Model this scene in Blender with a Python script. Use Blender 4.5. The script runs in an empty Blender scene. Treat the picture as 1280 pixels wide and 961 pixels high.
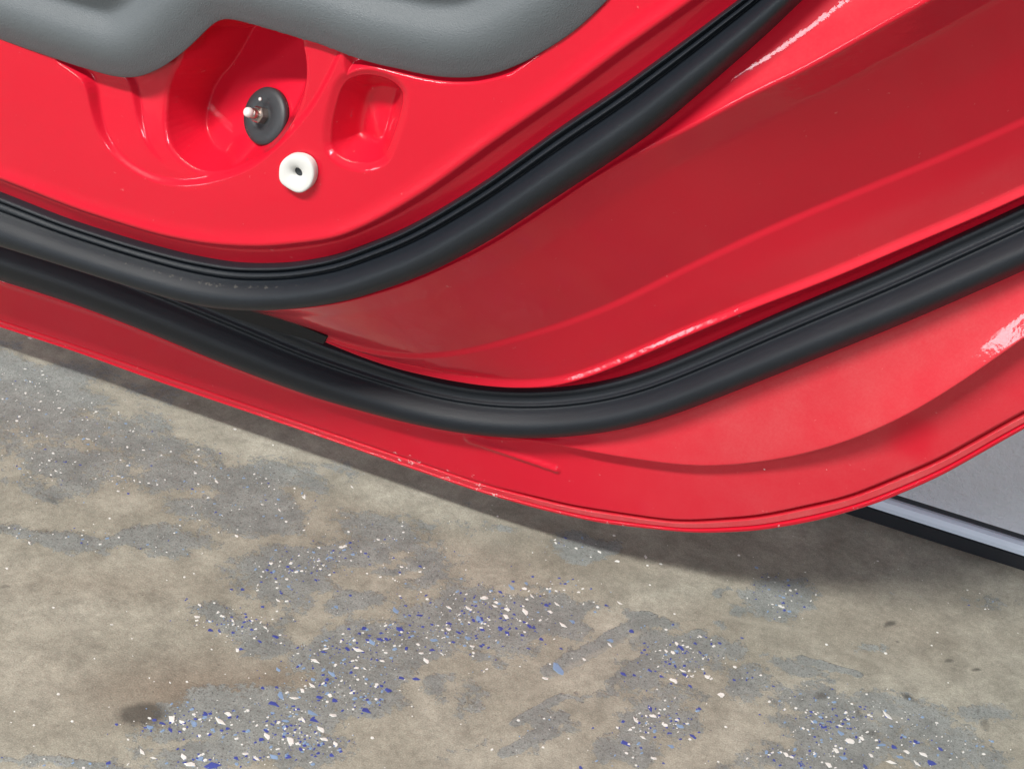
import bpy, math, random
import numpy as np
from mathutils import Vector, Matrix, noise as mnoise

S = bpy.context.scene
COL = S.collection
R = math.radians
rng = np.random.default_rng(7)
random.seed(7)

# ------------------------------------------------------------------ camera
W, H = 1280.0, 961.0
PSI, PITCH, ROLL, DIST, HFOV = R(18), R(33), R(7.5), 0.80, R(40)
P0 = np.array([0, -0.02, 0.13])
fw = np.array([-math.sin(PSI)*math.cos(PITCH), math.cos(PSI)*math.cos(PITCH), -math.sin(PITCH)])
r0 = np.array([math.cos(PSI), math.sin(PSI), 0.0]); u0 = np.cross(r0, fw)
rt = math.cos(ROLL)*r0 + math.sin(ROLL)*u0
up = -math.sin(ROLL)*r0 + math.cos(ROLL)*u0
CAM = P0 - DIST*fw
FL = (W/2)/math.tan(HFOV/2)
cd = bpy.data.cameras.new('camera'); cam = bpy.data.objects.new('camera', cd); COL.objects.link(cam)
cd.sensor_fit = 'HORIZONTAL'; cd.angle = HFOV; cd.clip_start = 0.01; cd.clip_end = 100
m = Matrix.Identity(4)
for i in range(3):
    m[i][0] = rt[i]; m[i][1] = up[i]; m[i][2] = -fw[i]; m[i][3] = CAM[i]
cam.matrix_world = m
S.camera = cam

# ------------------------------------------------------------------ world and lamps
S.view_settings.view_transform = 'Standard'; S.view_settings.look = 'None'
S.view_settings.gamma = 1; S.view_settings.exposure = 0.0
wd = bpy.data.worlds.new('World'); S.world = wd; wd.use_nodes = True
bg = wd.node_tree.nodes['Background']; bg.inputs[0].default_value = (0.86, 0.93, 1.0, 1); bg.inputs[1].default_value = 0.13

def area(name, loc, target, sx, sy, power, col):
    l = bpy.data.lights.new(name, 'AREA'); l.shape = 'RECTANGLE'; l.size = sx; l.size_y = sy
    l.energy = power; l.color = col
    o = bpy.data.objects.new(name, l); COL.objects.link(o); o.location = loc
    d = Vector(target) - Vector(loc); z = -d.normalized()
    x = Vector((1, 0, 0)); x = (x - z*x.dot(z)).normalized(); y = z.cross(x)
    mm = Matrix((x, y, z)).transposed().to_4x4(); mm.translation = Vector(loc); o.matrix_world = mm
    return o
area('key_lamp', (-0.50, -1.30, 1.90), (0, 0, 0.12), 1.3, 0.13, 70, (1.0, 0.97, 0.92))
area('window_lamp', (-3.0, -3.2, 0.72), (0, 0, 0.2), 0.50, 0.66, 30, (0.88, 0.94, 1.0))      # bright opening of the garage on the left
area('far_tube', (1.3, -5.8, 2.2), (0, 0, 0.15), 1.5, 0.2, 112, (0.84, 0.92, 1.0))           # further row of ceiling tubes

# ------------------------------------------------------------------ pixel helpers (photograph -> real distance)
def ray(x, y):
    return fw + rt*((x-W/2)/FL) - up*((y-H/2)/FL)
def on_door(x, y, w):                      # (u, v) on the plane w in front of the door skin
    d = ray(x, y); t = (-w-CAM[1])/d[1]; p = CAM + t*d
    return np.array([p[0], p[2]])
def on_floor(x, y, z=0.0):
    d = ray(x, y); t = (z-CAM[2])/d[2]; p = CAM + t*d
    return p[:2]
def sstep(a, b, x):
    t = np.clip((x-a)/(b-a), 0, 1); return t*t*(3-2*t)

# ------------------------------------------------------------------ node helpers
def newmat(name):
    mt = bpy.data.materials.new(name); mt.use_nodes = True
    nt = mt.node_tree; b = nt.nodes['Principled BSDF']
    return mt, nt, b
def N(nt, t, **k):
    n = nt.nodes.new(t)
    for a, v in k.items():
        if a in n.inputs.keys() if isinstance(a, str) else False: n.inputs[a].default_value = v
        else: setattr(n, a, v)
    return n
def L(nt, a, b): nt.links.new(a, b)
def noise(nt, scale, detail=4, rough=0.55, vec=None, dist=0.0):
    n = nt.nodes.new('ShaderNodeTexNoise'); n.inputs['Scale'].default_value = scale
    n.inputs['Detail'].default_value = detail; n.inputs['Roughness'].default_value = rough
    n.inputs['Distortion'].default_value = dist
    if vec is not None: L(nt, vec, n.inputs['Vector'])
    return n
def ramp(nt, fac, stops):
    n = nt.nodes.new('ShaderNodeValToRGB')
    e = n.color_ramp.elements
    while len(e) < len(stops): e.new(0.5)
    for i, (p, c) in enumerate(stops):
        e[i].position = p; e[i].color = (*c, 1) if len(c) == 3 else c
    L(nt, fac, n.inputs[0]); return n
def mix(nt, fac, a, b, mode='MIX'):
    n = nt.nodes.new('ShaderNodeMix'); n.data_type = 'RGBA'; n.blend_type = mode
    for idx, s in ((0, fac), (6, a), (7, b)):
        if isinstance(s, (int, float)): n.inputs[idx].default_value = s
        elif isinstance(s, tuple): n.inputs[idx].default_value = (*s, 1)
        else: L(nt, s, n.inputs[idx])
    return n.outputs[2]
def math_(nt, op, a, b=None, clamp=False):
    n = nt.nodes.new('ShaderNodeMath'); n.operation = op; n.use_clamp = clamp
    for i, s in enumerate((a, b)):
        if s is None: continue
        if isinstance(s, (int, float)): n.inputs[i].default_value = s
        else: L(nt, s, n.inputs[i])
    return n.outputs[0]
def bump(nt, b, height, strength, dist):
    n = nt.nodes.new('ShaderNodeBump'); n.inputs['Strength'].default_value = strength
    n.inputs['Distance'].default_value = dist
    L(nt, height, n.inputs['Height']); L(nt, n.outputs[0], b.inputs['Normal']); return n
def objco(nt):
    return nt.nodes.new('ShaderNodeTexCoord').outputs['Object']

# ------------------------------------------------------------------ materials
def m_paint():
    mt, nt, b = newmat('red_paint'); co = objco(nt)
    n1 = noise(nt, 9, 3, 0.5, co); n2 = noise(nt, 1400, 2, 0.6, co); n3 = noise(nt, 260, 3, 0.6, co)
    c = mix(nt, n1.outputs[0], (0.55, 0.006, 0.022), (0.62, 0.009, 0.029))
    # dust and tiny specks clinging to the paint
    sp = ramp(nt, n3.outputs[0], [(0.715, (0, 0, 0)), (0.76, (1, 1, 1))])
    dustf = math_(nt, 'MULTIPLY', sp.outputs[0], 0.2)
    c = mix(nt, dustf, c, (0.75, 0.45, 0.42))
    at = nt.nodes.new('ShaderNodeAttribute'); at.attribute_name = 'chip'
    n4 = noise(nt, 420, 4, 0.75, co)
    cf = math_(nt, 'ADD', at.outputs['Fac'], n4.outputs[0])
    cf = ramp(nt, cf, [(0.90, (0, 0, 0)), (0.97, (1, 1, 1))])
    c = mix(nt, cf.outputs[0], c, (0.72, 0.52, 0.50))
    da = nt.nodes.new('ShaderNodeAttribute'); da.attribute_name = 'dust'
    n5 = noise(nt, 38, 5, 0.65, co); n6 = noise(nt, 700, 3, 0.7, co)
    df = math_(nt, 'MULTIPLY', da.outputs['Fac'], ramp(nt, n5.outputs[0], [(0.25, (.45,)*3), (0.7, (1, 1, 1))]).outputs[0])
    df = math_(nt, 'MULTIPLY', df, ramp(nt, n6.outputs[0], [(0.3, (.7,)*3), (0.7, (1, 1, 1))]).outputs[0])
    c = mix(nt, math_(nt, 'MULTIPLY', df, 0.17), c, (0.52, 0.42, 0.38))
    L(nt, c, b.inputs['Base Color'])
    b.inputs['Roughness'].default_value = 0.35
    b.inputs['Coat Weight'].default_value = 0.95; b.inputs['Coat IOR'].default_value = 1.31; b.inputs['Specular IOR Level'].default_value = 0.12
    cr = ramp(nt, noise(nt, 30, 4, 0.6, co).outputs[0], [(0.3, (0.03,)*3), (0.75, (0.08,)*3)])
    L(nt, cr.outputs[0], b.inputs['Coat Roughness'])
    h = math_(nt, 'ADD', math_(nt, 'MULTIPLY', n2.outputs[0], 0.35), math_(nt, 'MULTIPLY', n3.outputs[0], 1.0))
    bump(nt, b, h, 0.16, 0.0006)
    op = noise(nt, 300, 2, 0.5, co); bn = nt.nodes.new('ShaderNodeBump'); bn.inputs['Strength'].default_value = 0.12; bn.inputs['Distance'].default_value = 0.0006
    L(nt, op.outputs[0], bn.inputs['Height']); L(nt, bn.outputs[0], b.inputs['Coat Normal'])
    return mt
def m_rubber(name, base, rough):
    mt, nt, b = newmat(name); co = objco(nt)
    n1 = noise(nt, 60, 5, 0.65, co); n2 = noise(nt, 1800, 2, 0.6, co); n3 = noise(nt, 500, 3, 0.7, co)
    c = mix(nt, n1.outputs[0], tuple(x*0.8 for x in base), tuple(x*1.25 for x in base))
    f = ramp(nt, n3.outputs[0], [(0.70, (0, 0, 0)), (0.80, (1, 1, 1))])
    c = mix(nt, math_(nt, 'MULTIPLY', f.outputs[0], 0.35), c, (0.16, 0.15, 0.13))
    at = nt.nodes.new('ShaderNodeAttribute'); at.attribute_name = 'dirt'
    n4 = noise(nt, 330, 4, 0.7, co)
    df = math_(nt, 'ADD', at.outputs['Fac'], n4.outputs[0])
    df = ramp(nt, df, [(0.98, (0, 0, 0)), (1.25, (1, 1, 1))])
    c = mix(nt, math_(nt, 'MULTIPLY', df.outputs[0], 0.6), c, (0.09, 0.085, 0.075))
    L(nt, c, b.inputs['Base Color'])
    b.inputs['Roughness'].default_value = rough; b.inputs['Specular IOR Level'].default_value = 0.4
    bump(nt, b, n2.outputs[0], 0.35, 0.0005)
    return mt
def m_trim():
    mt, nt, b = newmat('grey_trim_plastic'); co = objco(nt)
    n1 = noise(nt, 25, 3, 0.5, co); n2 = noise(nt, 1500, 2, 0.65, co)
    c = mix(nt, n1.outputs[0], (0.085, 0.098, 0.108), (0.110, 0.124, 0.134))
    c = mix(nt, math_(nt, 'MULTIPLY', n2.outputs[0], 0.5), c, (0.14, 0.155, 0.165))
    L(nt, c, b.inputs['Base Color']); b.inputs['Roughness'].default_value = 0.5
    bump(nt, b, n2.outputs[0], 0.55, 0.0008)
    return mt
def m_simple(name, base, rough, nscale=200, bstr=0.15, metal=0.0, var=0.15, sss=0.0):
    mt, nt, b = newmat(name); co = objco(nt)
    n1 = noise(nt, nscale, 4, 0.6, co)
    c = mix(nt, n1.outputs[0], tuple(x*(1-var) for x in base), tuple(min(1, x*(1+var)) for x in base))
    L(nt, c, b.inputs['Base Color']); b.inputs['Roughness'].default_value = rough; b.inputs['Metallic'].default_value = metal
    bump(nt, b, n1.outputs[0], bstr, 0.0006)
    return mt

def m_floor():
    mt, nt, b = newmat('worn_painted_concrete'); co = objco(nt)
    at = nt.nodes.new('ShaderNodeAttribute'); at.attribute_name = 'bare'
    st = nt.nodes.new('ShaderNodeAttribute'); st.attribute_name = 'stain'
    br = nt.nodes.new('ShaderNodeAttribute'); br.attribute_name = 'brown'
    sc = nt.nodes.new('ShaderNodeAttribute'); sc.attribute_name = 'scratch'
    nb = noise(nt, 55, 6, 0.68, co, 0.4); nf = noise(nt, 260, 5, 0.7, co); ng = noise(nt, 1100, 3, 0.75, co)
    nm = noise(nt, 14, 5, 0.6, co); nl = noise(nt, 5, 3, 0.5, co); nd = noise(nt, 120, 6, 0.75, co)
    k = math_(nt, 'ADD', at.outputs['Fac'], math_(nt, 'MULTIPLY', math_(nt, 'SUBTRACT', nb.outputs[0], 0.5), 0.5))
    k = math_(nt, 'ADD', k, math_(nt, 'MULTIPLY', math_(nt, 'SUBTRACT', nf.outputs[0], 0.5), 1.25))
    bare = ramp(nt, k, [(0.395, (0, 0, 0)), (0.45, (.72,)*3), (0.57, (1.0,)*3)]).outputs[0]
    # tan worn coat
    tan = mix(nt, ramp(nt, nm.outputs[0], [(0.3, (0, 0, 0)), (0.7, (1, 1, 1))]).outputs[0], (0.265, 0.252, 0.203), (0.385, 0.370, 0.308))
    tan = mix(nt, math_(nt, 'MULTIPLY', ramp(nt, nd.outputs[0], [(0.45, (0, 0, 0)), (0.75, (1, 1, 1))]).outputs[0], 0.45), tan, (0.165, 0.156, 0.13))
    tan = mix(nt, br.outputs['Fac'], tan, (0.165, 0.128, 0.094))
    # grey coat with a bluish cast showing where the tan is worn through
    gry = mix(nt, nd.outputs[0], (0.165, 0.178, 0.170), (0.30, 0.315, 0.295))
    gry = mix(nt, math_(nt, 'MULTIPLY', ramp(nt, nf.outputs[0], [(0.62, (0, 0, 0)), (0.72, (1, 1, 1))]).outputs[0], 0.35), gry, (0.15, 0.175, 0.215))
    gry = mix(nt, math_(nt, 'MULTIPLY', ramp(nt, nb.outputs[0], [(0.60, (0, 0, 0)), (0.75, (1, 1, 1))]).outputs[0], 0.5), gry, (0.075, 0.075, 0.072))
    c = mix(nt, bare, tan, gry)
    ga = nt.nodes.new('ShaderNodeAttribute'); ga.attribute_name = 'grit'
    c = mix(nt, 0.5, c, ramp(nt, ga.outputs['Fac'], [(0.25, (0.36,)*3), (0.5, (0.5,)*3), (0.75, (0.63,)*3)]).outputs[0], 'OVERLAY')
    c = mix(nt, 0.6, c, ramp(nt, nf.outputs[0], [(0.25, (0.33,)*3), (0.5, (0.5,)*3), (0.75, (0.66,)*3)]).outputs[0], 'OVERLAY')
    sp = noise(nt, 620, 3, 0.7, co)
    c = mix(nt, math_(nt, 'MULTIPLY', bare, ramp(nt, sp.outputs[0], [(0.56, (0, 0, 0)), (0.66, (.85,)*3)]).outputs[0]), c, (0.085, 0.085, 0.085))
    c = mix(nt, ramp(nt, sp.outputs[0], [(0.28, (.55,)*3), (0.36, (0, 0, 0))]).outputs[0], c, (0.46, 0.44, 0.39))
    # sand grain
    c = mix(nt, 0.75, c, ramp(nt, ng.outputs[0], [(0.3, (0.33,)*3), (0.5, (0.5,)*3), (0.7, (0.70,)*3)]).outputs[0], 'OVERLAY')
    nv = noise(nt, 420, 2, 0.5, co)
    c = mix(nt, ramp(nt, nv.outputs[0], [(0.72, (0, 0, 0)), (0.78, (0.7, 0.7, 0.7))]).outputs[0], c, (0.06, 0.056, 0.05))
    k2 = math_(nt, 'ADD', st.outputs['Fac'], math_(nt, 'MULTIPLY', math_(nt, 'SUBTRACT', nf.outputs[0], 0.5), 0.7))
    c = mix(nt, math_(nt, 'MULTIPLY', ramp(nt, k2, [(0.35, (0, 0, 0)), (0.7, (1, 1, 1))]).outputs[0], 0.72), c, (0.05, 0.047, 0.042))
    c = mix(nt, math_(nt, 'MULTIPLY', sc.outputs['Fac'], 0.55), c, (0.36, 0.34, 0.28))
    L(nt, c, b.inputs['Base Color'])
    rr = ramp(nt, bare, [(0.0, (0.62,)*3), (1.0, (0.42,)*3)]); L(nt, rr.outputs[0], b.inputs['Roughness'])
    b.inputs['Specular IOR Level'].default_value = 0.35
    hh = math_(nt, 'ADD', math_(nt, 'MULTIPLY', bare, -1.0), math_(nt, 'ADD', math_(nt, 'MULTIPLY', ng.outputs[0], 0.55), math_(nt, 'MULTIPLY', nf.outputs[0], 0.9)))
    bump(nt, b, hh, 0.55, 0.0009)
    return mt
def m_wall():
    mt, nt, b = newmat('textured_grey_wall'); co = objco(nt)
    n1 = noise(nt, 120, 6, 0.7, co); n2 = noise(nt, 18, 3, 0.5, co)
    c = mix(nt, n2.outputs[0], (0.78, 0.81, 0.89), (0.86, 0.88, 0.93))
    L(nt, c, b.inputs['Base Color']); b.inputs['Roughness'].default_value = 0.6
    bump(nt, b, n1.outputs[0], 1.0, 0.006)
    return mt

MP = m_paint(); MR1 = m_rubber('black_rubber_seal', (0.009, 0.012, 0.017), 0.46)
MR2 = MR1; MT = m_trim(); MF = m_floor(); MW = m_wall()
MWHITE = m_simple('white_nylon', (0.68, 0.67, 0.645), 0.42, 90, 0.05, var=0.05)
MDARK = m_simple('dark_cavity', (0.02, 0.02, 0.02), 0.7)
MFOAM = m_simple('black_foam', (0.008, 0.008, 0.009), 0.95, 300, 0.3)
MRUB = m_simple('grommet_rubber', (0.028, 0.031, 0.035), 0.5, 300, 0.2)
MSTEEL = m_simple('plated_steel', (0.42, 0.36, 0.33), 0.32, 300, 0.1, 1.0)
MFW = m_simple('white_flake', (0.72, 0.71, 0.675), 0.5, 420, 0.2, var=0.2)
MFB = m_simple('blue_flake', (0.05, 0.072, 0.30), 0.45, 300, 0.1, var=0.35)
MFL = m_simple('pale_blue_flake', (0.21, 0.31, 0.47), 0.5, 300, 0.1, var=0.2)
MSKIRT = m_simple('pale_skirting', (0.74, 0.82, 0.95), 0.3, 60, 0.05, var=0.04)
MBLACK = m_simple('black_kick_strip', (0.018, 0.02, 0.025), 0.4, 60, 0.05)

# ------------------------------------------------------------------ object helpers
def grid_mesh(name, X, mat, parent=None, attrs=None, close_u=False, flip=False):
    """X: (n, m, 3) array -> quads"""
    n, mm, _ = X.shape
    me = bpy.data.meshes.new(name)
    idx = np.arange(n*mm).reshape(n, mm)
    if close_u: a = idx; nx = np.roll(idx, -1, 1)
    else: a = idx[:, :-1]; nx = idx[:, 1:]
    q = np.stack([a[:-1], nx[:-1], nx[1:], a[1:]], -1).reshape(-1, 4)
    if flip: q = q[:, ::-1]
    nf = len(q)
    me.vertices.add(n*mm); me.vertices.foreach_set('co', X.reshape(-1).astype(np.float32))
    me.loops.add(nf*4); me.loops.foreach_set('vertex_index', q.reshape(-1).astype(np.int32))
    me.polygons.add(nf); me.polygons.foreach_set('loop_start', np.arange(0, nf*4, 4, dtype=np.int32))
    me.update(calc_edges=True)
    me.polygons.foreach_set('use_smooth', np.ones(nf, dtype=bool))
    for k, v in (attrs or {}).items():
        at = me.attributes.new(k, 'FLOAT', 'POINT'); at.data.foreach_set('value', v.reshape(-1).astype(np.float32))
    me.materials.append(mat)
    return link(name, me, parent)
def py_mesh(name, verts, faces, mat, parent=None, smooth=True):
    me = bpy.data.meshes.new(name); me.from_pydata([tuple(v) for v in verts], [], faces); me.update()
    for p in me.polygons: p.use_smooth = smooth
    me.materials.append(mat)
    return link(name, me, parent)
def link(name, me, parent=None):
    o = bpy.data.objects.new(name, me); COL.objects.link(o)
    if parent: o.parent = parent
    return o
def thing(name, label, cat, loc=(0, 0, 0)):
    o = bpy.data.objects.new(name, None); COL.objects.link(o); o.location = loc
    o['label'] = label; o['category'] = cat; return o
def xyz(u, v, w):
    return np.stack([u, -np.asarray(w), v], -1)

# ================================================================== FLOOR
def fpts(region):
    return region
# patches where the tan coat has worn off: pixel x, y, half width, half height, tilt(deg), strength
patches = [
 (40,505,125,48,8,1.1),(90,590,110,26,6,.8),(170,560,95,18,6,.9),(60,605,70,16,0,.7),(120,525,60,20,15,.8),(225,600,65,18,4,.9),(110,672,130,13,4,.85),(200,690,30,9,10,.9),
 (300,640,70,22,-5,.9),(330,600,60,20,5,.8),(255,628,45,12,0,.8),(420,590,60,14,8,.7),(440,650,35,13,5,.7),(480,668,60,22,10,.8),(540,660,50,13,5,.6),
 (365,715,55,30,-15,1),(430,690,50,16,-18,1),(440,752,26,11,-10,.9),(500,705,60,10,-14,.9),(292,778,58,22,8,1),(310,800,40,12,0,.9),
 (600,772,112,38,-6,1.1),(520,722,50,12,-10,.9),(560,800,80,22,-8,.9),(490,792,40,16,-10,1),(430,812,70,22,-10,1),(430,850,62,26,-12,1),
 (455,875,38,16,-20,1),(240,902,66,22,-4,1),(355,905,66,34,-5,1.05),(390,930,50,22,0,1),(270,950,70,14,0,1),(90,955,90,8,0,.8),
 (617,826,30,12,-8,.8),(700,735,45,14,-5,.8),(660,722,40,8,-5,.7),
 (850,822,56,30,-10,1.05),(820,845,40,14,-10,.9),(930,852,26,20,0,.9),(980,742,36,26,10,1),(930,756,22,8,0,.7),(895,726,10,6,0,.9),(815,780,18,9,10,.9),
 (890,778,15,8,10,.7),(722,682,38,14,5,.9),(650,665,28,8,5,.6),(1010,868,50,18,8,.9),(1040,905,62,34,8,1.05),(1010,945,70,18,0,1.05),(1120,905,60,34,10,.85),(1180,930,70,26,8,.8),
 (1235,755,36,11,12,.8),(1120,735,40,7,10,.5),(825,905,48,26,-10,1),(790,935,45,20,-10,.9),(665,915,42,13,-28,.9),(600,880,42,14,-12,.6),(560,860,40,12,-10,.5),(720,870,40,8,-28,.7),
 (560,930,60,10,-14,.5),(1000,830,70,7,14,.6),(1240,895,40,12,8,.6),(1080,805,20,7,5,.5),(20,770,22,14,0,.6),(900,950,40,12,0,.5),(120,560,30,10,0,.6),
]
def pix_ell(px, py, hw, hh, tilt):
    c = on_floor(px, py)
    t = R(tilt); ax = np.array([math.cos(t), math.sin(t)]); ay = np.array([-math.sin(t), math.cos(t)])
    a = on_floor(px+ax[0]*hw, py+ax[1]*hw)-c; b = on_floor(px+ay[0]*hh, py+ay[1]*hh)-c
    return c, np.linalg.inv(np.stack([a, b], 1))
def blobs(lst, P, soft=0.75):
    out = np.zeros(len(P))
    for e in lst:
        c, M = pix_ell(*e[:5]); q = (P-c) @ M.T
        d = np.sqrt((q**2).sum(1)); out = np.maximum(out, e[5]*np.clip(1.0-(d-0.25)*0.62, 0, 1)*(d < 1.9))
    return out
def segdist(P, a, b):
    a = np.asarray(a); b = np.asarray(b); d = b-a; t = np.clip(((P-a)@d)/(d@d), 0, 1)
    return np.linalg.norm(P-(a+t[:, None]*d), axis=1)
def vnoise(P, sc, seed):
    g = np.random.default_rng(seed).random((512, 512)); q = P/sc+137.3*np.array([1, 1.7])
    i = np.floor(q).astype(int); f = q-i; f = f*f*(3-2*f)
    a = lambda dx, dy: g[(i[:, 0]+dx) % 512, (i[:, 1]+dy) % 512]
    return (a(0,0)*(1-f[:,0])+a(1,0)*f[:,0])*(1-f[:,1])+(a(0,1)*(1-f[:,0])+a(1,1)*f[:,0])*f[:,1]
def fbm(P, sc, seed, oc=4):
    t = 0; n = 0
    for k in range(oc): t = t+vnoise(P, sc/2**k, seed+k)*.6**k; n += .6**k
    return t/n
def axis(lo, hi, fl, fh, st):
    a = list(np.arange(fl, fh, st)); s = st; x = fl
    left = []
    while x > lo: s *= 1.35; x -= s; left.append(x)
    s = st; x = a[-1]; right = []
    while x < hi: s *= 1.35; x += s; right.append(x)
    return np.array(left[::-1]+a+right)
WALL_Y = 0.1445
ax_ = axis(-2.2, 2.2, -0.66, 0.52, 0.0022)
ay_ = axis(-2.6, WALL_Y+0.02, -0.37, WALL_Y+0.02, 0.0022)
GX, GY = np.meshgrid(ax_, ay_, indexing='ij')
FP = np.stack([GX.ravel(), GY.ravel()], 1)
warp = np.stack([fbm(FP, .035, 11, 4)-.5, fbm(FP, .035, 31, 4)-.5], 1)*np.array([.045, .035])
stretch = np.array([1.0, 1.9])                      # wear runs along the wall
stripes = np.zeros(len(FP))
for (a, b, wd_) in (((652,800),(735,758),.0035), ((688,838),(812,772),.0055), ((778,842),(872,792),.004), ((628,940),(702,896),.004), ((640,905),(700,872),.003), ((1000,822),(1075,842),.003)):
    d = segdist(FP+warp*.16, on_floor(*a), on_floor(*b)); stripes = np.maximum(stripes, np.clip(1.35-d/wd_, 0, 1))
bare = .92*blobs(patches, FP+warp)+.95*(fbm(FP*stretch, .030, 51, 5)-.5)+.55*(fbm(FP*stretch, .11, 71, 3)-.5)
bare = np.maximum(bare, stripes*(1.2+1.5*(fbm(FP, .014, 131, 4)-.5)))
grit = fbm(FP, .012, 91, 4)
stain = blobs([(168,893,30,13,0,1.0),(1107,775,10,4,-10,.8),(1118,800,6,3,20,.6),(155,893,14,8,0,1),(170,728,16,5,0,.45),(58,660,12,4,0,.6),(8,735,9,4,0,.7),(280,745,14,5,20,.3),(300,846,14,7,0,.35),(1190,826,6,3,0,.8),(1222,836,6,3,0,.8),(1192,872,4,6,0,.6),(1225,888,4,4,0,.8),(1138,873,8,4,15,.8),(1025,866,14,6,0,.7),(1085,915,16,7,0,.6),(1070,890,6,9,0,.7),(1235,905,8,9,0,.6),(395,675,10,4,0,.4)], FP+warp*.35)
brown = 0.75*blobs([(230,862,120,34,-2,.9),(330,850,50,20,0,.8),(120,730,120,20,0,.35),(1120,790,120,40,8,.45),(880,770,50,24,5,.4),(700,700,120,26,6,.5),(60,850,80,60,0,.3)], FP)
scr = np.zeros(len(FP))
for p in [((1060,813),(1160,850)),((1095,891),(1125,899)),((1228,876),(1262,886)),((560,858),(610,845)),((690,845),(800,790)),((640,880),(720,835)),((20,790),(120,782)),((905,770),(1010,790))]:
    scr = np.maximum(scr, np.clip(1-segdist(FP, on_floor(*p[0]), on_floor(*p[1]))/0.0028, 0, 1))
fl = grid_mesh('floor', np.stack([GX, GY, np.zeros_like(GX)], -1), MF, attrs={'bare': bare, 'stain': stain, 'brown': brown, 'scratch': scr, 'grit': grit})
fl['kind'] = 'structure'

# paint flakes ------------------------------------------------------
def reg(ox, oy, s, pts, size=1.0): return [(ox+x/s, oy+y/s, z*size) for x, y, z in pts]
whites = reg(480,640,4,[(320,475,1.1),(420,480,1.1),(500,430,1.5),(560,450,.9),(555,470,.8),(610,520,1.3),(710,500,1.5),(705,383,1),(740,420,.8),(830,497,1),(865,460,.9),(895,565,1.2),(1000,735,.8),(1125,660,1.1),(805,830,1.2),(215,745,1.1),(185,705,.9),(170,660,.8),(285,705,.8),(440,670,.9),(320,585,.9),(1165,245,1.1),(960,180,.8),(1180,455,.8),(1080,200,.7),(860,155,.6),(975,400,.7),(90,275,.8),(615,485,1.1)])
whites += reg(0,600,2.56,[(630,437,1.1),(710,435,.9),(847,470,1.1),(1005,577,1.5),(1040,540,1),(1145,543,1.5),(968,672,1.1),(943,697,1.1),(1055,687,1),(1000,658,1),(550,763,1.5),(585,775,.9),(730,747,1.3),(705,772,1.4),(857,820,1.3),(930,832,1.7),(1040,828,1.1),(1075,845,1.1),(590,887,1.2),(612,908,1.3),(1030,798,1.2),(1065,752,1.1),(820,890,1),(785,875,.9),(970,767,.9),(890,385,.8),(760,543,1),(975,52,.8),(380,35,.6),(1093,215,.9),(455,870,.9),(488,888,.9),(93,200,.9),(357,462,.6),(172,408,.6),(22,282,.6),(1020,215,.6),(1210,190,.8),(1155,228,.7),(640,400,.7),(745,450,.7),(1140,600,.8),(1165,602,.7),(1225,578,.7),(545,648,.4),(478,632,.4),(410,830,.5)])
whites += reg(960,721,4,[(415,822,1.7),(468,805,1.1),(340,865,1.3),(303,937,1.4),(608,925,1.4),(692,872,1.1),(782,887,1.1),(745,932,1.1),(90,885,1),(120,900,.8),(218,720,.7),(355,742,.9),(540,815,.7),(600,695,1.6),(515,890,1),(175,755,.7),(240,685,.6),(1080,885,.7)])
whites += reg(800,640,4,[(175,843,1.1),(130,693,.8),(165,703,.9),(215,793,.9),(337,825,1),(405,915,1.1),(605,815,.6),(300,620,.8),(185,658,.8),(258,820,.7),(30,225,.8),(105,260,.7)])
whites += reg(500,600,1.641,[(485,493,1.1),(520,483,1.1),(545,503,1),(562,410,1.1),(660,440,1.2),(497,527,1),(520,570,.9),(465,560,.7)])
whites += reg(0,380,4,[(150,170,1.1),(295,520,.7),(85,585,.7),(195,530,.8),(160,770,.6),(200,830,.9),(280,835,.6),(255,855,.5),(590,935,.6),(1080,885,.7),(980,790,.7),(1175,625,.8),(110,640,.5),(720,730,.6),(440,675,.7),(125,325,.6),(210,335,.5),(590,860,.7),(700,890,.5)])
whites += reg(240,500,4,[(555,485,1),(515,515,.5),(435,548,.8),(350,522,.5),(225,680,.7),(215,145,.8),(125,410,.8),(800,435,.6),(390,815,.7),(405,225,.5)])
blues = reg(480,640,4,[(80,585,1.3),(490,587,1.2),(585,580,1),(615,607,1),(725,570,1.2),(785,635,1.1),(370,600,1),(325,555,.9),(175,515,1),(15,890,1.2),(160,835,1.2),(110,680,.9),(1235,595,1.3),(690,615,.9),(810,465,1),(445,540,.9),(240,690,.8),(485,670,.9),(345,650,.7),(180,270,1),(580,400,.9),(650,510,.9),(700,550,.8),(750,580,.8),(720,680,.7),(90,830,.8),(1110,465,.9),(1195,810,1),(905,128,.8),(10,635,1),(660,580,.7),(600,540,.8)])
blues += reg(0,600,2.56,[(672,480,1.2),(770,540,.9),(880,500,1.2),(1165,475,1.3),(1215,510,1.2),(1275,478,1.2),(1110,540,1.1),(1240,670,1.3),(1170,735,1.8),(1070,705,1.3),(875,715,1.2),(657,745,.9),(545,800,1),(727,795,.8),(850,800,1),(835,830,1),(1005,768,1.1),(755,888,1.1),(680,915,1.9),(920,885,1.1),(1020,695,1),(840,665,.8),(1020,848,.9),(885,662,.9),(800,450,.7),(805,478,.8),(745,488,.7),(830,515,.8),(960,860,.8),(910,800,.7),(1060,880,1),(740,350,.7),(775,350,.9),(1010,320,.7),(520,778,.8),(345,905,1),(1150,490,.9),(1035,550,.9)])
blues += reg(960,721,4,[(740,825,1.2),(815,930,1.9),(628,850,1.1),(860,860,1),(485,945,1),(265,745,.8),(30,915,.8)])
blues += reg(800,640,4,[(207,682,1),(105,820,1),(275,655,1),(225,815,1),(300,700,.7),(250,870,.8),(175,770,.8)])
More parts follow.
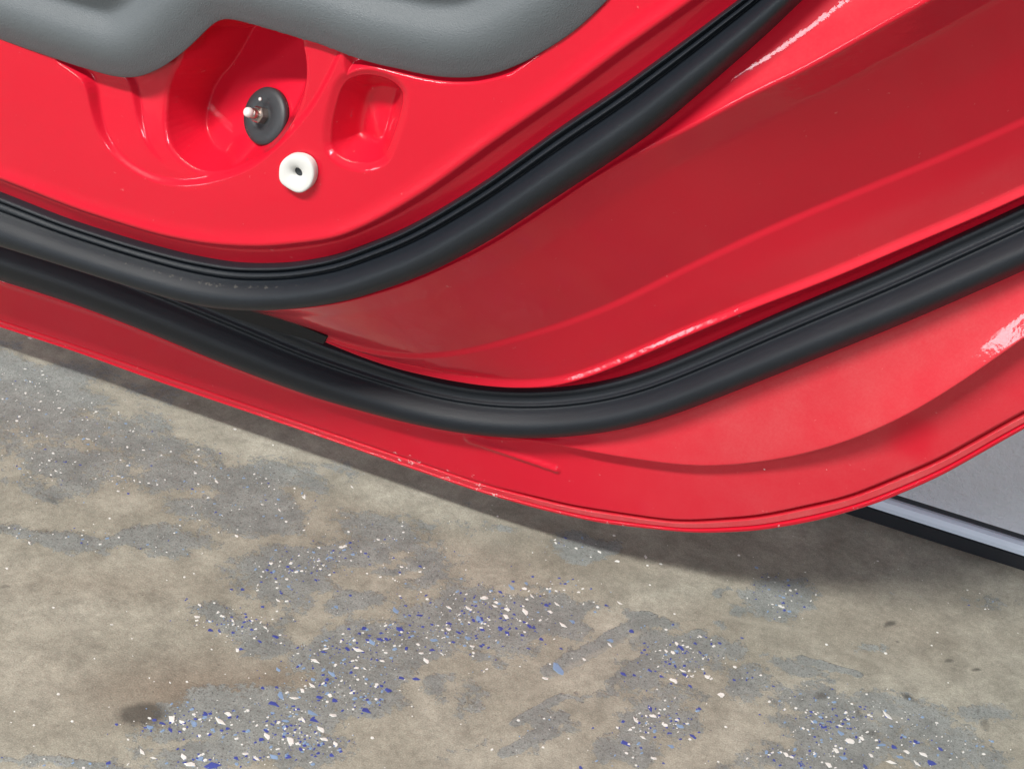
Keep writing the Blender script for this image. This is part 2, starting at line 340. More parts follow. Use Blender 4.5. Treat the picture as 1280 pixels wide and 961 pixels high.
blues += reg(500,600,1.641,[(512,468,1.1),(463,540,1.1),(575,343,1),(480,400,.9),(600,525,1),(330,345,.8),(370,590,1),(540,580,.7)])
pales = reg(480,640,4,[(880,790,2.3),(480,540,1.5),(420,630,1.4),(1130,640,1.3),(250,640,1.2),(635,375,1.1),(710,355,1),(940,545,1.1),(60,495,1.4)])
pales += reg(0,600,2.56,[(1000,745,1.4),(900,690,1.3),(875,885,1.4),(640,890,1.6),(480,790,1.4),(620,780,1.2),(1190,520,1.2),(1060,620,1.1),(890,607,.9),(910,770,1),(1075,405,1.1)])
pales += reg(960,721,4,[(365,780,1.4),(380,905,1.2),(570,840,1.1),(660,900,1)])
pales += reg(500,600,1.641,[(575,505,1.3),(555,545,1.1)])
def flake_mesh(seed, elong, mat):
    r = random.Random(seed); n = r.choice([4, 5, 5, 6]); vs = []; fs = []
    ang = sorted((i+r.uniform(-.3, .3))/n*2*math.pi for i in range(n))
    rad = [r.uniform(.55, 1.3) for _ in ang]
    for k, (sc, z) in enumerate(((1.0, -0.05), (0.97, 0.09), (0.72, 0.16))):
        for a, q in zip(ang, rad):
            vs.append((math.cos(a)*q*elong*sc, math.sin(a)*q*sc/elong**.5, z*(1+0.5*math.sin(a+seed))))
    for k in range(2):
        for i in range(n):
            j = (i+1) % n; fs.append((k*n+i, k*n+j, (k+1)*n+j, (k+1)*n+i))
    fs.append(tuple(2*n+i for i in range(n)))
    me = bpy.data.meshes.new('paint_flake'); me.from_pydata(vs, [], fs); me.update(); me.materials.append(mat)
    return me
FM = {k: [flake_mesh(11*k2+i, e, mt) for i, e in enumerate((1.15, 1.35, 1.6, 1.25, 1.9, 1.5))] for k2, (k, mt) in enumerate((('w', MFW), ('b', MFB), ('l', MFL)))}
placed = 0
for kind, lst in (('w', whites), ('b', blues), ('l', pales)):
    for (px, py, sz) in lst:
        if placed >= 296: break
        p = on_floor(px, py); me = random.choice(FM[kind])
        o = link('paint_flake', me, fl); s = 0.00146*sz*(1.0 if kind != 'l' else 1.05)*random.uniform(.9, 1.1)
        o.location = (p[0], p[1], 0.0001); o.rotation_euler = (random.uniform(-.12, .12), random.uniform(-.12, .12), R(random.gauss(-8, 22)))
        o.scale = (s, s, s*(.8 if kind == 'w' else .35)); placed += 1
# the fine scatter of chips in the bare patches, one joined mesh
vs, fs, mi = [], [], []
flaked = [p for p in patches if p[5] >= 0.8]
dens = {}
cnt = 0
for e in flaked:
    c, M = pix_ell(*e[:5]); A = np.linalg.inv(M)
    hot = e[5] >= 1 and e[1] > 600
    n = int(e[2]*e[3]*(0.070 if hot else 0.024))
    for _ in range(n):
        q = rng.normal(0, .55, 2); p = c + A @ q
        if p[1] > WALL_Y-.01: continue
        k = rng.random(); far = e[1] < 700
        if hot: t = 0 if k < .30 else (1 if k < .80 else 2)
        else: t = 0 if k < .55 else (1 if k < .72 else 2)
        s = (0.00026+0.00075*rng.random()**2.4)*(1.25 if t == 2 else 1)*(1.15 if hot else .95)
        a0 = rng.random()*6.28; el = rng.uniform(.5, 1.0); nn = 5; base = len(vs)
        for ring, (sc, z) in enumerate(((1.05, -.0001), (0.8, s*(.28 if t == 0 else .12)+.00012))):
            for i in range(nn):
                a = i/nn*6.283; r_ = s*sc*(0.75+.5*((i*7+base) % 5)/5)
                lx, ly = math.cos(a)*r_*1.3, math.sin(a)*r_*el
                vs.append((p[0]+lx*math.cos(a0*.3)-ly*math.sin(a0*.3), p[1]+lx*math.sin(a0*.3)+ly*math.cos(a0*.3), z))
        for i in range(nn):
            j = (i+1) % nn; fs.append((base+i, base+j, base+nn+j, base+nn+i)); mi.append(t)
        fs.append(tuple(base+nn+i for i in range(nn))); mi.append(t); cnt += 1
# stray pale crumbs over the whole floor in view
for _ in range(260):
    p = on_floor(rng.uniform(-60, 1340), rng.uniform(480, 1010))
    if p[1] > WALL_Y-.01 or p[1] < -.5: continue
    s = 0.0003+0.0006*rng.random()**3; base = len(vs)
    for ring, (sc, z) in enumerate(((1.05, -.0001), (0.8, s*.5))):
        for i in range(5):
            a = i/5*6.283; vs.append((p[0]+math.cos(a)*s*sc*1.3, p[1]+math.sin(a)*s*sc, z))
    for i in range(5):
        j = (i+1) % 5; fs.append((base+i, base+j, base+5+j, base+5+i)); mi.append(0)
    fs.append(tuple(base+5+i for i in range(5))); mi.append(0)
sf = py_mesh('paint_chips', vs, fs, MFW, fl, smooth=False); sf['kind'] = 'stuff'
sf.data.materials.append(MFB); sf.data.materials.append(MFL)
sf.data.polygons.foreach_set('material_index', np.array(mi, dtype=np.int32))

# ================================================================== WALL
wl = thing('wall', 'grey textured wall with a pale skirting strip behind the red door', 'wall', (0, WALL_Y, 0))
def prism(name, prof, x0, x1, mat, parent, nx=2):
    """profile (dy, z) extruded along x, closed with caps"""
    n = len(prof); vs = []; fs = []
    for x in (x0, x1):
        for (y, z) in prof: vs.append((x, y, z))
    for i in range(n):
        j = (i+1) % n; fs.append((i, j, n+j, n+i))
    fs.append(tuple(range(n))[::-1]); fs.append(tuple(range(n, 2*n)))
    o = py_mesh(name, vs, fs, mat, parent, smooth=False); return o
prism('plaster', [(0.004, 0.0235), (0.004, 1.3), (0.09, 1.3), (0.09, 0.0235)], -1.6, 1.6, MW, wl)
prism('skirting_strip', [(0.001, 0.0102), (-0.0015, 0.0115), (-0.002, 0.015), (-0.001, 0.0185), (0.002, 0.0195), (0.05, 0.0195), (0.05, 0.0102)], -1.6, 1.6, MSKIRT, wl)
prism('kick_strip', [(-0.001, 0.0), (-0.001, 0.0098), (0.003, 0.0098), (0.0045, 0.0198), (0.0045, 0.0232), (0.06, 0.0232), (0.06, 0.0)], -1.6, 1.6, MBLACK, wl)

# ================================================================== DOOR
door = thing('car_door', 'glossy red car door seen from inside, its lower rear corner with black rubber seals', 'car door', (0, 0, 0))
CC = on_door(250, -600, 0.06)
TH0, TH1 = R(-50), R(97)
def polar(P):
    d = P-CC; return np.arctan2(d[:, 0], -d[:, 1]), np.hypot(d[:, 0], d[:, 1])
NT = 1250
TH = np.linspace(TH0, TH1, NT)
def curve(pts, w, sig=1.6, ext=0.30):
    """trace pixel points on plane w -> R(theta) sampled on TH, ends carried on straight"""
    P = np.array([on_door(p[0], p[1], p[2] if len(p) > 2 else w) for p in pts])
    k = min(2, len(P)-1)
    a = P[0]-P[k]; a /= np.linalg.norm(a); b = P[-1]-P[-1-k]; b /= np.linalg.norm(b)
    s = np.linspace(.02, 1, 24)[:, None]*ext
    ang = np.radians(50)*np.linspace(0, 1, 24); seg_ = ext/24      # the wheel arch keeps turning upwards beyond the frame
    bb_ = np.stack([b[0]*np.cos(ang)-b[1]*np.sin(ang), b[0]*np.sin(ang)+b[1]*np.cos(ang)], 1)*seg_
    P = np.concatenate([(P[0]+a*s)[::-1], P, P[-1]+np.cumsum(bb_, 0)])
    # dense
    D = []
    for i in range(len(P)-1):
        D.append(P[i]+(P[i+1]-P[i])*np.linspace(0, 1, 12, endpoint=False)[:, None])
    D = np.concatenate(D+[P[-1:]])
    th, r = polar(D); o = np.argsort(th); th, r = th[o], r[o]
    Rr = np.interp(TH, th, r)
    if sig > 0:
        dth = math.degrees(TH[1]-TH[0]); ks = sig/dth; n = int(ks*3)
        g = np.exp(-.5*(np.arange(-n, n+1)/ks)**2); g /= g.sum()
        # smooth R*cos-like quantity using edge padding by linear extension
        pad = np.concatenate([Rr[0]+(Rr[0]-Rr[1])*np.arange(n, 0, -1), Rr, Rr[-1]+(Rr[-1]-Rr[-2])*np.arange(1, n+1)])
        Rr = np.convolve(pad, g, 'valid')
    return Rr
def th_of(px, py, w): return polar(on_door(px, py, w)[None])[0][0]

S1T = curve([(0,241),(82,274),(164,300),(230,318),(295,330),(361,330),(420,320),(500,289),(550,262),(612,223),(700,159),(774,110),(867,42),(912,8)], .080)
S1B = curve([(0,312),(66,332),(131,352),(213,377),(262,389),(328,393),(394,387),(436,379),(492,361),(541,342),(612,303),(680,258),(750,213),(820,164),(891,103),(961,42),(1003,0)], .084)
EE = curve([(0,223),(98,262),(197,293),(262,305),(328,308),(420,298),(475,272),(534,236),(612,178),(700,118),(774,62),(863,0)], .089)
K1 = curve([(0,300),(100,336),(200,368),(270,386),(330,392),(420,384),(500,362),(600,318),(690,262),(727,234),(774,206),(867,157),(942,115),(1008,84),(1083,40),(1167,-8)], .081)
K2 = curve([(0,268),(200,335),(300,376),(380,415),(440,438),(500,449),(567,446),(624,433),(699,411),(755,390),(774,382),(867,335),(961,291),(1055,251),(1149,213),(1242,173),(1280,155)], .034)
K3 = curve([(0,262),(200,333),(300,374),(380,410),(440,436),(492,455),(549,468),(600,477),(642,481),(702,479),(740,466),(780,450),(860,415),(942,381),(1040,344),(1135,303),(1226,265),(1280,240)], .019)
S2T = curve([(0,270),(100,303),(200,341),(300,382),(380,418),(417,432),(492,459),(567,480),(642,488),(717,485),(792,470),(860,442),(914,418),(1008,376),(1102,338),(1196,294),(1280,256)], .014, 2.2)
S2B = curve([(0,354),(66,374),(131,397),(197,423),(262,451),(328,477),(400,502),(470,521),(540,538),(600,547),(642,551),(699,550),(755,544),(800,535),(860,515),(912,494),(1025,449),(1137,404),(1280,341)], .016, 2.2)
DD = curve([(0,362),(131,405),(262,459),(380,502),(480,526),(560,545),(620,551),(672,556),(717,565),(774,575),(856,587),(912,587),(987,576,.017),(1062,553,.018),(1137,519,.020),(1212,473,.021),(1280,424,.021)], .016)
GG = curve([(0,399),(98,431),(197,466),(315,506),(380,528),(492,566),(605,604),(624,609),(717,632),(837,650),(860,651),(950,645),(1062,621),(1175,574),(1280,515)], .004, 1.0)
HE = curve([(0,407),(98,439),(197,475),(315,515),(380,537),(492,576),(605,615),(680,636),(755,653),(860,664),(875,665),(950,662),(1025,649),(1100,627),(1175,595),(1280,535)], .002, 1.0)
# keep the order from the middle of the door outwards
K1 = np.maximum(K1, S1B+.0015); K3 = np.minimum(K3, S2T-.003); K2 = np.minimum(K2, K3-.003)
K2 = np.maximum(K2, K1+.004)
K3 = np.maximum(K3, K2+.002); S2T = np.maximum(S2T, K3+.002)
DD = np.maximum(DD, S2B+.0025)
dstep = sstep(th_of(560,545,.016), th_of(760,573,.016), TH)     # the flange step fades out along the sill
glare = sstep(th_of(900,592,.016), th_of(1180,492,.016), TH)
gam = .35+.65*sstep(th_of(600,604,.004), th_of(720,633,.004), TH)

def bezprof(ctrl, ns):
    """ctrl: list of (r[NT], w[NT], fillet) -> sampled profile (NT, M, 2); ns = samples per straight"""
    out = []
    n = len(ctrl)
    P = [np.stack([np.broadcast_to(c[0], (NT,)), np.broadcast_to(c[1], (NT,))], -1) for c in ctrl]
    prev = P[0]
    for i in range(1, n):
        a = P[i]
        if i < n-1 and ctrl[i][2] > 0:
            din = P[i]-P[i-1]; dout = P[i+1]-P[i]
            li = np.linalg.norm(din, axis=1, keepdims=True)+1e-9; lo = np.linalg.norm(dout, axis=1, keepdims=True)+1e-9
            f = np.minimum(np.minimum(ctrl[i][2], .48*li), .48*lo)
            a0 = a-din/li*f; a1 = a+dout/lo*f
            for t in np.linspace(0, 1, ns[i-1], endpoint=False): out.append(prev+(a0-prev)*t)
            for t in np.linspace(0, 1, 9, endpoint=False): out.append((1-t)**2*a0+2*t*(1-t)*a+t*t*a1)
            prev = a1
        else:
            for t in np.linspace(0, 1, ns[i-1], endpoint=False): out.append(prev+(a-prev)*t)
            prev = a
    out.append(prev)
    return np.stack(out, 1)
def to_uv(r, th):
    return CC[0]+r*np.sin(th), CC[1]-r*np.cos(th)

# ---- pocket shapes in the inner panel (signed distance to smoothed outlines)
WP = .087
def outline(pts, w=WP, it=3):
    P = np.array([on_door(x, y, w) for x, y in pts])
    for _ in range(it):
        Q = np.roll(P, -1, 0); P = np.stack([.75*P+.25*Q, .25*P+.75*Q], 1).reshape(-1, 2)
    return P
def sdf(P, poly):
    """positive inside"""
    d = np.full(len(P), 1e9); ins = np.zeros(len(P), bool)
    for a, b in zip(poly, np.roll(poly, -1, 0)):
        d = np.minimum(d, segdist(P, a, b))
        c = ((a[1] > P[:, 1]) != (b[1] > P[:, 1]))
        xx = (b[0]-a[0])*(P[:, 1]-a[1])/(b[1]-a[1]+1e-12)+a[0]
        ins ^= c & (P[:, 0] < xx)
    return np.where(ins, d, -d)
OA = outline([(60,70),(92,92),(107,106),(113,140),(126,176),(150,205),(186,226),(220,233),(252,231),(285,223),(314,211),(342,189),(370,161),(392,133),(408,105),(425,70),(440,30),(440,-60),(60,-60)], it=2)
OB = outline([(120,80),(150,102),(158,131),(166,163),(182,192),(207,215),(250,229),(290,217),(300,150),(300,20),(120,20)], it=2)
OC = outline([(215,80),(200,100),(192,132),(197,174),(215,202),(248,222),(283,219),(305,209),(335,195),(361,164),(378,126),(383,88),(376,50),(370,10),(230,10)], it=2)
O2 = outline([(424,106),(432,97),(456,91),(487,98),(504,114),(504,130),(500,148),(487,187),(478,203),(452,210),(424,203),(408,186),(408,168),(410,150),(418,118)], it=2)
O3 = outline([(428,97),(440,89),(458,85),(485,90),(515,98),(545,104),(575,106),(600,104),(640,93),(680,70),(720,42),(770,-10),(700,-60),(430,-60)], it=2)
bot = on_door(292, 219, WP); topp = on_door(318, 40, WP-.03)
def smax(a, b, k=.0016):
    h = np.clip(.5+.5*(a-b)/k, 0, 1); return b*(1-h)+a*h+k*h*(1-h)
def panel_w(u, v):
    P = np.stack([u, v], 1); w = np.full(len(P), WP)
    lo = np.minimum.reduce([OA.min(0), O2.min(0), O3.min(0)])-.01; hi = np.maximum.reduce([OA.max(0), O2.max(0), O3.max(0)])+.01
    near = ((P > lo) & (P < hi)).all(1); Q = P[near]; ww = np.full(len(Q), WP)
    # shallow stepped recess; deeper on the left, dying out to the lower right
    a = sdf(Q, OA); left = np.clip((on_door(330,150,WP)[0]-Q[:, 0])/.08, 0, 1)
    low = sstep(bot[1]-.012, bot[1]+.03, Q[:, 1])
    ww -= sstep(-.0008, .0032, a)*(.0022+.0038*left*low)
    bb = sdf(Q, OB); ww -= sstep(-.0006, .0026, bb)*.0035*low*left
    ww -= sstep(-.0008, .0042, sdf(Q, O3))*.0042
    # deep pocket: steep wall meeting a slanting floor
    c = sdf(Q, OC)
    dv = Q[:, 1]-bot[1]; du = Q[:, 0]-bot[0]
    tap = .25+.75*sstep(0, .016, np.hypot(du, dv)); floor_ = WP-.0015-np.clip(.009+dv*.44-du*.36, .002, .058)*tap
    wall_ = ww-np.maximum(c-.0012, 0)*2.3-sstep(-.0012, .0024, c)*.0012
    pk = smax(floor_, wall_)
    ww = np.where(c > -.0012, np.minimum(ww, pk), ww)
    # small pocket with a lobe on its floor
    e = sdf(Q, O2); c2 = on_door(474, 172, WP-.012); q = Q-c2
    lobe = np.exp(-((q[:, 0]*.94+q[:, 1]*.3)/.0070)**2-((q[:, 1]*.94-q[:, 0]*.3)/.0130)**2)
    f2 = WP-.0165+.0035*lobe
    w2 = ww-np.maximum(e-.001, 0)*1.55-sstep(-.0035, .0022, e)*.0022
    ww = np.where(e > -.0035, np.minimum(ww, smax(f2, w2, .003)), ww)
    w[near] = ww
    return w

# ---- painted inner panel: everything from the pocket face out to the hem groove
rin = np.full(NT, .16)
def A(x): return np.full(NT, x)
ctrl_in = [(EE-.02, WP, 0), (EE-.007, A(WP), .004), (EE, A(WP+.0019), .0020), (EE+(S1T-EE)*.30, np.full(NT, WP-.0036), .002), (EE+(S1T-EE)*.42, np.full(NT, WP-.0042), .0015), (S1T-.001, np.full(NT, .079), .002), (S1T+.004, np.full(NT, .077), .001)]
prof_roll = bezprof(ctrl_in, [6, 4, 6, 4, 8, 4])
NI = 430
tt = np.linspace(0, 1, NI, endpoint=False)[None, :]
ri = rin[:, None]+((EE-.02)-rin)[:, None]*tt
ui, vi = to_uv(ri, TH[:, None])
wi = panel_w(ui.ravel(), vi.ravel()).reshape(NT, NI)
# slight pressed crown so the flat face catches light unevenly
crown = .0012*np.sin(ui*17+1.0)*np.cos(vi*23)
wi = wi+crown*sstep(0, .03, (EE-.02)[:, None]-ri)
def A(x): return np.full(NT, x)
fk = (K3-K2)
lipf = sstep(th_of(690,262,.092), th_of(900,138,.092), TH)
lipw = (K1-S1B)*lipf
ctrl_out = [(S1T+.004, A(.077), 0), (S1B-.006, A(.075), .001), (S1B, A(.0755), .001), (S1B*.55+K1*.45, .0757+.10*lipw, .010), (K1, .0770+.0012*lipf+.36*lipw, .0020),
            (K1+(K2-K1)*.22, A(.0655)+.1*lipw, .0035), (K1+(K2-K1)*.58, A(.0500), .004), (K2-.0030, A(.0337), .0012), (K2, A(.0338), .0012), (K2+fk*.55, A(.0265), .012), (K3-.0042, A(.0216), .0014), (K3, A(.0236), .0010), (K3*.4+S2T*.6, A(.0130), .002), (S2T+.004, A(.0105), .001),
            (S2B-.004, A(.0100), .001), (S2B+.001, A(.0105), .002),
            (S2B*.45+DD*.55, .0112+.0015*dstep+.001*glare, .010), (DD-.0008, .0105+.0034*dstep+.0076*glare, .0012), (DD+.0020+.0010*glare, .0095-.0030*dstep, .0014),
            (GG-.0016, A(.0060), .0012), (GG-.0007, .0060-.0044*gam, .0003), (GG+.0007, .0060-.0044*gam, 0)]
prof = bezprof(ctrl_out, [6, 3, 4, 8, 14, 20, 26, 5, 16, 14, 5, 6, 5, 6, 4, 10, 12, 7, 26, 3, 2])
# pinched ridge where the sill flange ends
ur, vr = to_uv(prof[..., 0], TH[:, None])
a_, b_ = on_door(585, 551, .012), on_door(694, 590, .010)
Pq = np.stack([ur.ravel(), vr.ravel()], 1); dseg = segdist(Pq, a_, b_)
tpar = np.clip(((Pq-a_)@(b_-a_))/((b_-a_)@(b_-a_)), 0, 1)
rid = .0026*np.clip(1-dseg/(.0042-.0022*tpar), 0, 1)**.8
prof[..., 1] += rid.reshape(prof.shape[:2])
# end fold at the far right
allr = np.concatenate([ri, prof_roll[:, :-1, 0], prof[:, :, 0]], 1); allw = np.concatenate([wi, prof_roll[:, :-1, 1], prof[:, :, 1]], 1)
ua, va = to_uv(allr, TH[:, None])
chip = np.zeros_like(ua)
pc = np.stack([ua.ravel(), va.ravel()], 1)
for (x, y, rr, s) in [(510,572,.004,.42),(492,568,.0035,.4),(560,590,.004,.36),(590,597,.006,.36),(520,580,.005,.38),(545,598,.006,.35),(700,628,.005,.25),(620,622,.006,.38),(955,589,.0016,.55),(1033,589,.002,.45),(1002,590,.0012,.4),(415,400,.004,.30),(458,390,.003,.3),(932,382,.0015,.5)]:
    c = on_door(x, y, .008); chip = np.maximum(chip, s*np.clip(1.25-np.hypot(pc[:, 0]-c[0], pc[:, 1]-c[1])/rr, 0, 1).reshape(chip.shape))
rr_all = allr; col = lambda a: a[:, None]
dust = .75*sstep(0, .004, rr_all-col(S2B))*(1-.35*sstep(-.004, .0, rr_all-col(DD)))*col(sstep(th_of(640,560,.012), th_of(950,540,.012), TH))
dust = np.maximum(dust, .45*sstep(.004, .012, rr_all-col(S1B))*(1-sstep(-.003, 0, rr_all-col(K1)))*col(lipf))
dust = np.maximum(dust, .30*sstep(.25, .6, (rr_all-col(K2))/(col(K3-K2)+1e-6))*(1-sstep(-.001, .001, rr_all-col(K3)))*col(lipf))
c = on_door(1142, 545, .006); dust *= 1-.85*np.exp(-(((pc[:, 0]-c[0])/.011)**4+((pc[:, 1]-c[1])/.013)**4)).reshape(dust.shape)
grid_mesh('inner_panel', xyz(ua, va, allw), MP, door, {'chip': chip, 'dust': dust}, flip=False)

# ---- outer skin: hem bead folded over the flange, then the outside of the door
hd = np.maximum(HE-GG, .0034)
ctrl_h = [(GG+.0007, .0060-.0044*gam, 0), (GG+.0012, A(.0054), .0006), (GG+.52*hd, A(.0050), .0004), (GG+.58*hd, .0050-.0012*gam, .0003), (GG+.66*hd, A(.0056), .0006), (HE-.0010, A(.0050), .0010), (HE, A(.0026), .0012), (HE-.0004, A(-.0010), .001), (HE-.0030, A(-.0022), .002), (HE-.10, A(-.012), .01), (HE-.34, A(-.024), 0)]
ph = bezprof(ctrl_h, [2, 6, 3, 3, 4, 4, 4, 4, 10, 10])
uh, vh = to_uv(ph[..., 0], TH[:, None])
ch2 = np.zeros_like(uh); pc = np.stack([uh.ravel(), vh.ravel()], 1)
for (x, y, rr, s) in [(515,577,.004,.45),(560,597,.005,.4),(600,607,.006,.4),(620,618,.004,.42),(500,573,.003,.42),(700,640,.004,.3),(760,652,.003,.4),(780,655,.003,.4),(975,655,.004,.3),(1070,634,.006,.32),(1120,610,.004,.3)]:
    c = on_door(x, y, .004); ch2 = np.maximum(ch2, s*np.clip(1.25-np.hypot(pc[:, 0]-c[0], pc[:, 1]-c[1])/rr, 0, 1).reshape(ch2.shape))
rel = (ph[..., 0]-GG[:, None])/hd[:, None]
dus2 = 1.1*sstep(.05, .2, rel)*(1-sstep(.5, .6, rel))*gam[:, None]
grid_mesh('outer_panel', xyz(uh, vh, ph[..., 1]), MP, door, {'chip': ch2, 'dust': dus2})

# ---- rubber seals swept between their traced edges
def seal(name, top, bot_, shape, w0, label, dirt_t, dirt_th):
    sh = np.array(shape); n = 10
    # Catmull-Rom through the profile, closed
    m_ = len(sh); pts = []
    for i in range(m_):
        p0, p1, p2, p3 = sh[i-1], sh[i], sh[(i+1) % m_], sh[(i+2) % m_]
        for t in np.linspace(0, 1, 6, endpoint=False):
            pts.append(.5*((2*p1)+(-p0+p2)*t+(2*p0-5*p1+4*p2-p3)*t*t+(-p0+3*p1-3*p2+p3)*t**3))
    pts = np.array(pts)
    r = top[:, None]+(bot_-top)[:, None]*pts[None, :, 0]
    wob = np.array([mnoise.noise(Vector((t*9, 3.3, w0*50))) for t in TH])*.00035
    w = w0+pts[None, :, 1]+wob[:, None]+np.zeros_like(r)
    u, v = to_uv(r, TH[:, None])
    d = np.exp(-((pts[None, :, 0]-dirt_t)/.05)**2)*(pts[None, :, 1] > .004)*(.22+.24*dirt_th[:, None])
    return_o = grid_mesh(name, xyz(u, v, w), MR1, door, {'dirt': d}, close_u=True)
    return_o['label'] = label
    return return_o
dth1 = np.exp(-((TH-th_of(290,350,.075))/.25)**2)
seal('weatherstrip', S1T, S1B,
     [(0,-.001),(.015,.0045),(.055,.0062),(.10,.0050),(.125,.0030),(.16,.0052),(.21,.0062),(.255,.0045),(.285,.0028),(.33,.0046),(.42,.0088),(.53,.0120),(.65,.0128),(.78,.0115),(.90,.0078),(.98,.0030),(1.0,-.001),(.9,-.003),(.1,-.003)],
     .078, 'upper rubber seal with a dusty ridge, framing the pocketed panel', .40, dth1)
seal('weatherstrip', S2T, S2B,
     [(0,-.002),(.02,.0035),(.07,.0048),(.15,.0040),(.22,.0044),(.265,.0062),(.30,.0058),(.345,.0050),(.42,.0085),(.53,.0125),(.64,.0135),(.77,.0118),(.90,.0075),(.98,.0025),(1.0,-.001),(.9,-.003),(.1,-.003)],
     .0115, 'lower rubber seal running along the sill and up the wheel arch', .31, np.zeros(NT))
# black tape end showing under the upper seal
tp = [(230,352,.055),(300,378,.05),(354,398,.046),(408,421,.040)]; bt = [(222,372,.040),(290,396,.038),(345,414,.036),(404,430,.034)]
vs = []; fs = []
for a, b in zip(tp, bt):
    pa, pb = on_door(*a), on_door(*b)
    vs += [(pa[0], -a[2], pa[1]), (pb[0], -b[2], pb[1]), (pb[0], -b[2]+.012, pb[1]), (pa[0], -a[2]+.012, pa[1])]
for i in range(3):
    k = i*4
    for j in range(4): fs.append((k+j, k+(j+1) % 4, k+4+(j+1) % 4, k+4+j))
fs += [(0, 3, 2, 1), (12, 13, 14, 15)]
py_mesh('foam_strip', vs, fs, MFOAM, door, smooth=False)

# ---- grey plastic trim panel
edge_px = [(0,50),(30,61),(62,72),(95,83),(125,92),(140,96),(156,98),(172,97),(187,92),(205,83),(219,73),(236,59),(250,45),(261,34),(269,28),(275,25),(281,24),(295,26),(312,30),(335,37),(359,44),(400,56),(425,66),(450,75),(475,82),(500,87),(525,93),(550,97),(575,98),(595,97),(612,94),(630,89),(644,83),(660,76),(675,67),(700,52),(722,36),(740,20),(760,0),(775,-18)]
WT = .0885
TE = curve(edge_px, WT, .7)
rag = np.array([mnoise.noise(Vector((t*700, 0, 0))) for t in TH])*.00035*sstep(th_of(270,27,WT), th_of(300,26,WT), TH)*(1-sstep(th_of(440,70,WT), th_of(470,80,WT), TH))
TE = TE+rag
ue, ve = to_uv(TE, TH); EP = np.stack([ue, ve], 1)
NTm = 190
rin_t = TE*.0+.165
tq = np.linspace(0, 1, NTm)[None, :]**1.0
rr_ = TE[:, None]+(rin_t-TE)[:, None]*tq
ut, vt = to_uv(rr_, TH[:, None])
sub = slice(0, NT, 2)
UT, VT = ut[sub], vt[sub]; EPs = EP[::3]
QT = np.stack([UT.ravel(), VT.ravel()], 1)
dist = np.full(len(QT), 1e9)
for a, b in zip(EPs[:-1], EPs[1:]): dist = np.minimum(dist, segdist(QT, a, b))
dist = dist.reshape(UT.shape)
xs = np.array([0, .001, .003, .006, .010, .0145, .019, .0235, .027, .031, .034, .0385, .044, .07, .2])
ys = np.array([-.0005, .0004, .0014, .0030, .0050, .0066, .0074, .0070, .0052, .0020, .0014, .0042, .0080, .0100, .0120])
xf = np.linspace(0, .2, 4001); yf = np.interp(xf, xs, ys); gk = np.exp(-.5*(np.arange(-90, 91)/28)**2); gk /= gk.sum()
ys_ = np.convolve(np.concatenate([np.linspace(-.004, yf[0], 90), yf, np.full(90, yf[-1])]), gk, 'valid')
wt = np.interp(dist, xf, ys_)
# soften along r
for _ in range(3):
    wt[:, 1:-1] = .25*wt[:, :-2]+.5*wt[:, 1:-1]+.25*wt[:, 2:]
for _ in range(30):
    wt[1:-1, 6:] = .25*wt[:-2, 6:]+.5*wt[1:-1, 6:]+.25*wt[2:, 6:]
wt = WT+wt
lipu = np.concatenate([UT[:, :1], UT[:, :1], UT], 1); lipv = np.concatenate([VT[:, :1]+.004, VT[:, :1]+.0002, VT], 1); lipw = np.concatenate([wt[:, :1]-.004, wt[:, :1]-.0018, wt], 1)
grid_mesh('trim_panel', xyz(lipu, lipv, lipw), MT, door, flip=True)

# ---- small hardware
def hit_panel(px, py):
    d = ray(px, py); t0 = (-.13-CAM[1])/d[1]
    for t in np.linspace(t0, t0+.12, 1200):
        p = CAM+t*d
        if -p[1] < panel_w(np.array([p[0]]), np.array([p[2]]))[0]: break
    e = .007; f = lambda a, b: panel_w(np.array([p[0]+a]), np.array([p[2]+b]))[0]
    n = Vector((-(f(e, 0)-f(-e, 0))/(2*e), -1, -(f(0, e)-f(0, -e))/(2*e))).normalized()
    return Vector(p), n
def lathe(name, prof, mat, loc, nrm, parent, seg=40, smooth=True, shape=None):
    q = Vector((0, 0, 1)).rotation_difference(nrm); vs = []; fs = []
    for (r_, h_) in prof:
        for i in range(seg):
            a = i/seg*2*math.pi; k = shape(a) if shape else 1
            vs.append(Vector(loc)+q @ Vector((math.cos(a)*r_*k, math.sin(a)*r_*k, h_)))
    for j in range(len(prof)-1):
        for i in range(seg):
            i2 = (i+1) % seg; fs.append((j*seg+i, j*seg+i2, (j+1)*seg+i2, (j+1)*seg+i))
    fs.append(tuple((len(prof)-1)*seg+i for i in range(seg))); fs.append(tuple(range(seg))[::-1])
    return py_mesh(name, vs, fs, mat, parent, smooth)
gp, gn = hit_panel(334, 146); gp = gp+gn*.0008
gr = lathe('grommet', [(.0148, -.002), (.0148, .0008), (.0142, .0018), (.0120, .0022), (.0075, .0030), (.0070, .0026), (.0052, .0024)], MRUB, gp, gn, door)
hexs = lambda a: 1/math.cos(((a+.2) % (math.pi/3))-math.pi/6)
cen = gp+gn*.002
pd = (gn+Vector((-.10, -.2, .10))).normalized()
lathe('nut', [(.0040, 0), (.0040, .0045), (.0034, .0052), (.0030, .0052)], MSTEEL, cen, gn, gr, 24, False, hexs)
lathe('bolt', [(.0026, 0), (.0026, .0075), (.0020, .0085)], MSTEEL, cen, pd, gr, 20)
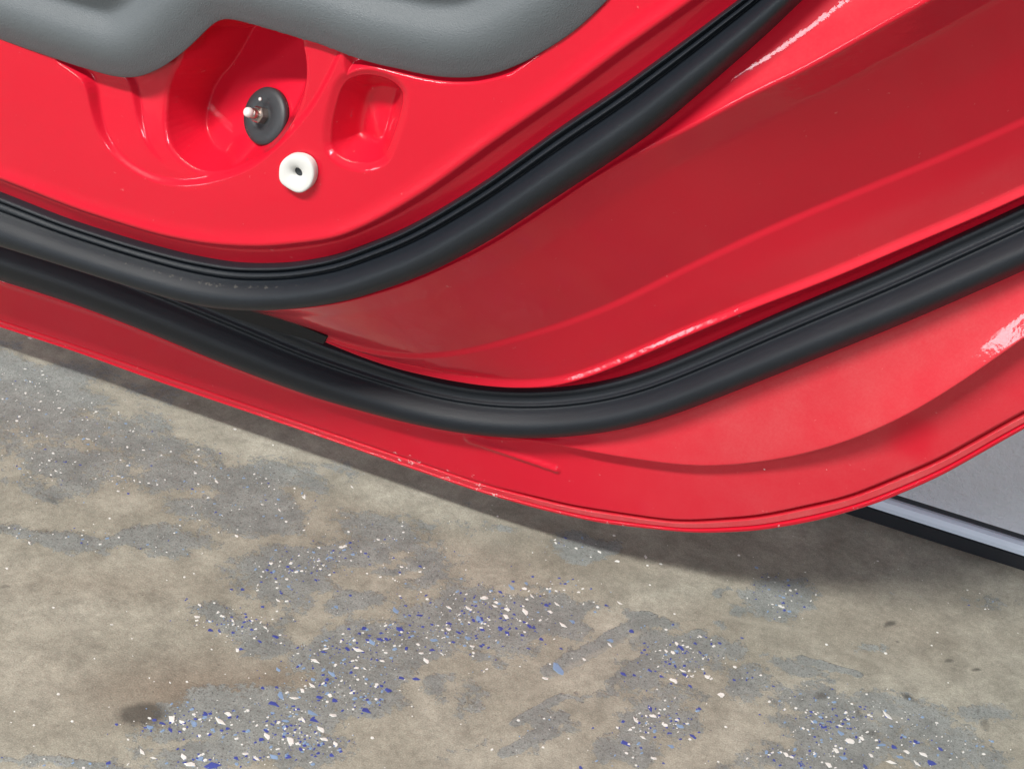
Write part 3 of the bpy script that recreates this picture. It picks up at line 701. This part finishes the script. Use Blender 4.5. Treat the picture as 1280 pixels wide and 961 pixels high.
lathe('white_tip', [(.0016, .0), (.0023, .0008), (.0026, .002), (.0023, .0036), (.0013, .0045)], MWHITE, cen+pd*.0080, pd, gr, 24)  # small white end piece on the bolt
tb = lathe('painted_glint', [(.0010, 0), (.0008, .0006)], MWHITE, gp+gn*.003+Vector((-.001, 0, .0085)), gn, gr, 12)  # white dot modelled as a painted glint above the bolt

PO = np.array([on_door(x, y, WP+.003) for x, y in [(349,215),(351,203),(361,194),(375,193),(388,199),(394,211),(393,226),(386,237),(374,242),(360,235),(350,227)]])
for _ in range(1): PO = np.stack([.78*PO+.22*np.roll(PO, -1, 0), .22*PO+.78*np.roll(PO, -1, 0)], 1).reshape(-1, 2)
pp = PO.mean(0); ploc = Vector((pp[0], -WP, pp[1]))
pa_ = np.arctan2(PO[:, 1]-pp[1], PO[:, 0]-pp[0]); pr_ = np.hypot(PO[:, 0]-pp[0], PO[:, 1]-pp[1]); R0 = pr_.mean()
po_ = np.argsort(pa_)
def plugshape(a): return float(np.interp((a+math.pi) % (2*math.pi)-math.pi, pa_[po_], pr_[po_], period=2*math.pi))/R0
seg = 48; rings = [(1.0, 0, 0), (1.0, 0.0020, 0), (.985, .0035, 0), (.95, .0041, 0), (.86, .0043, .05), (.62, .0041, .4), (.42, .0035, .9), (.30, .0027, 1), (.25, .0020, 1), (.23, .0002, 1)]
vs = []; fs = []
for (s_, h_, rd) in rings:
    for i in range(seg):
        a = i/seg*2*math.pi+1e-4; k = plugshape(a)*(1-rd)+rd
        x, z = math.cos(a)*R0*s_*k, math.sin(a)*R0*s_*k
        vs.append((ploc[0]+x, ploc[1]-h_, ploc[2]+z))
for j in range(len(rings)-1):
    for i in range(seg):
        i2 = (i+1) % seg; fs.append((j*seg+i, j*seg+i2, (j+1)*seg+i2, (j+1)*seg+i))
pl = py_mesh('plug', vs, fs, MWHITE, door)
k = len(vs)-seg
py_mesh('hole', [Vector(v)+Vector((0, -.0002, 0)) for v in vs[k:]], [tuple(range(seg))], MRUB, pl)
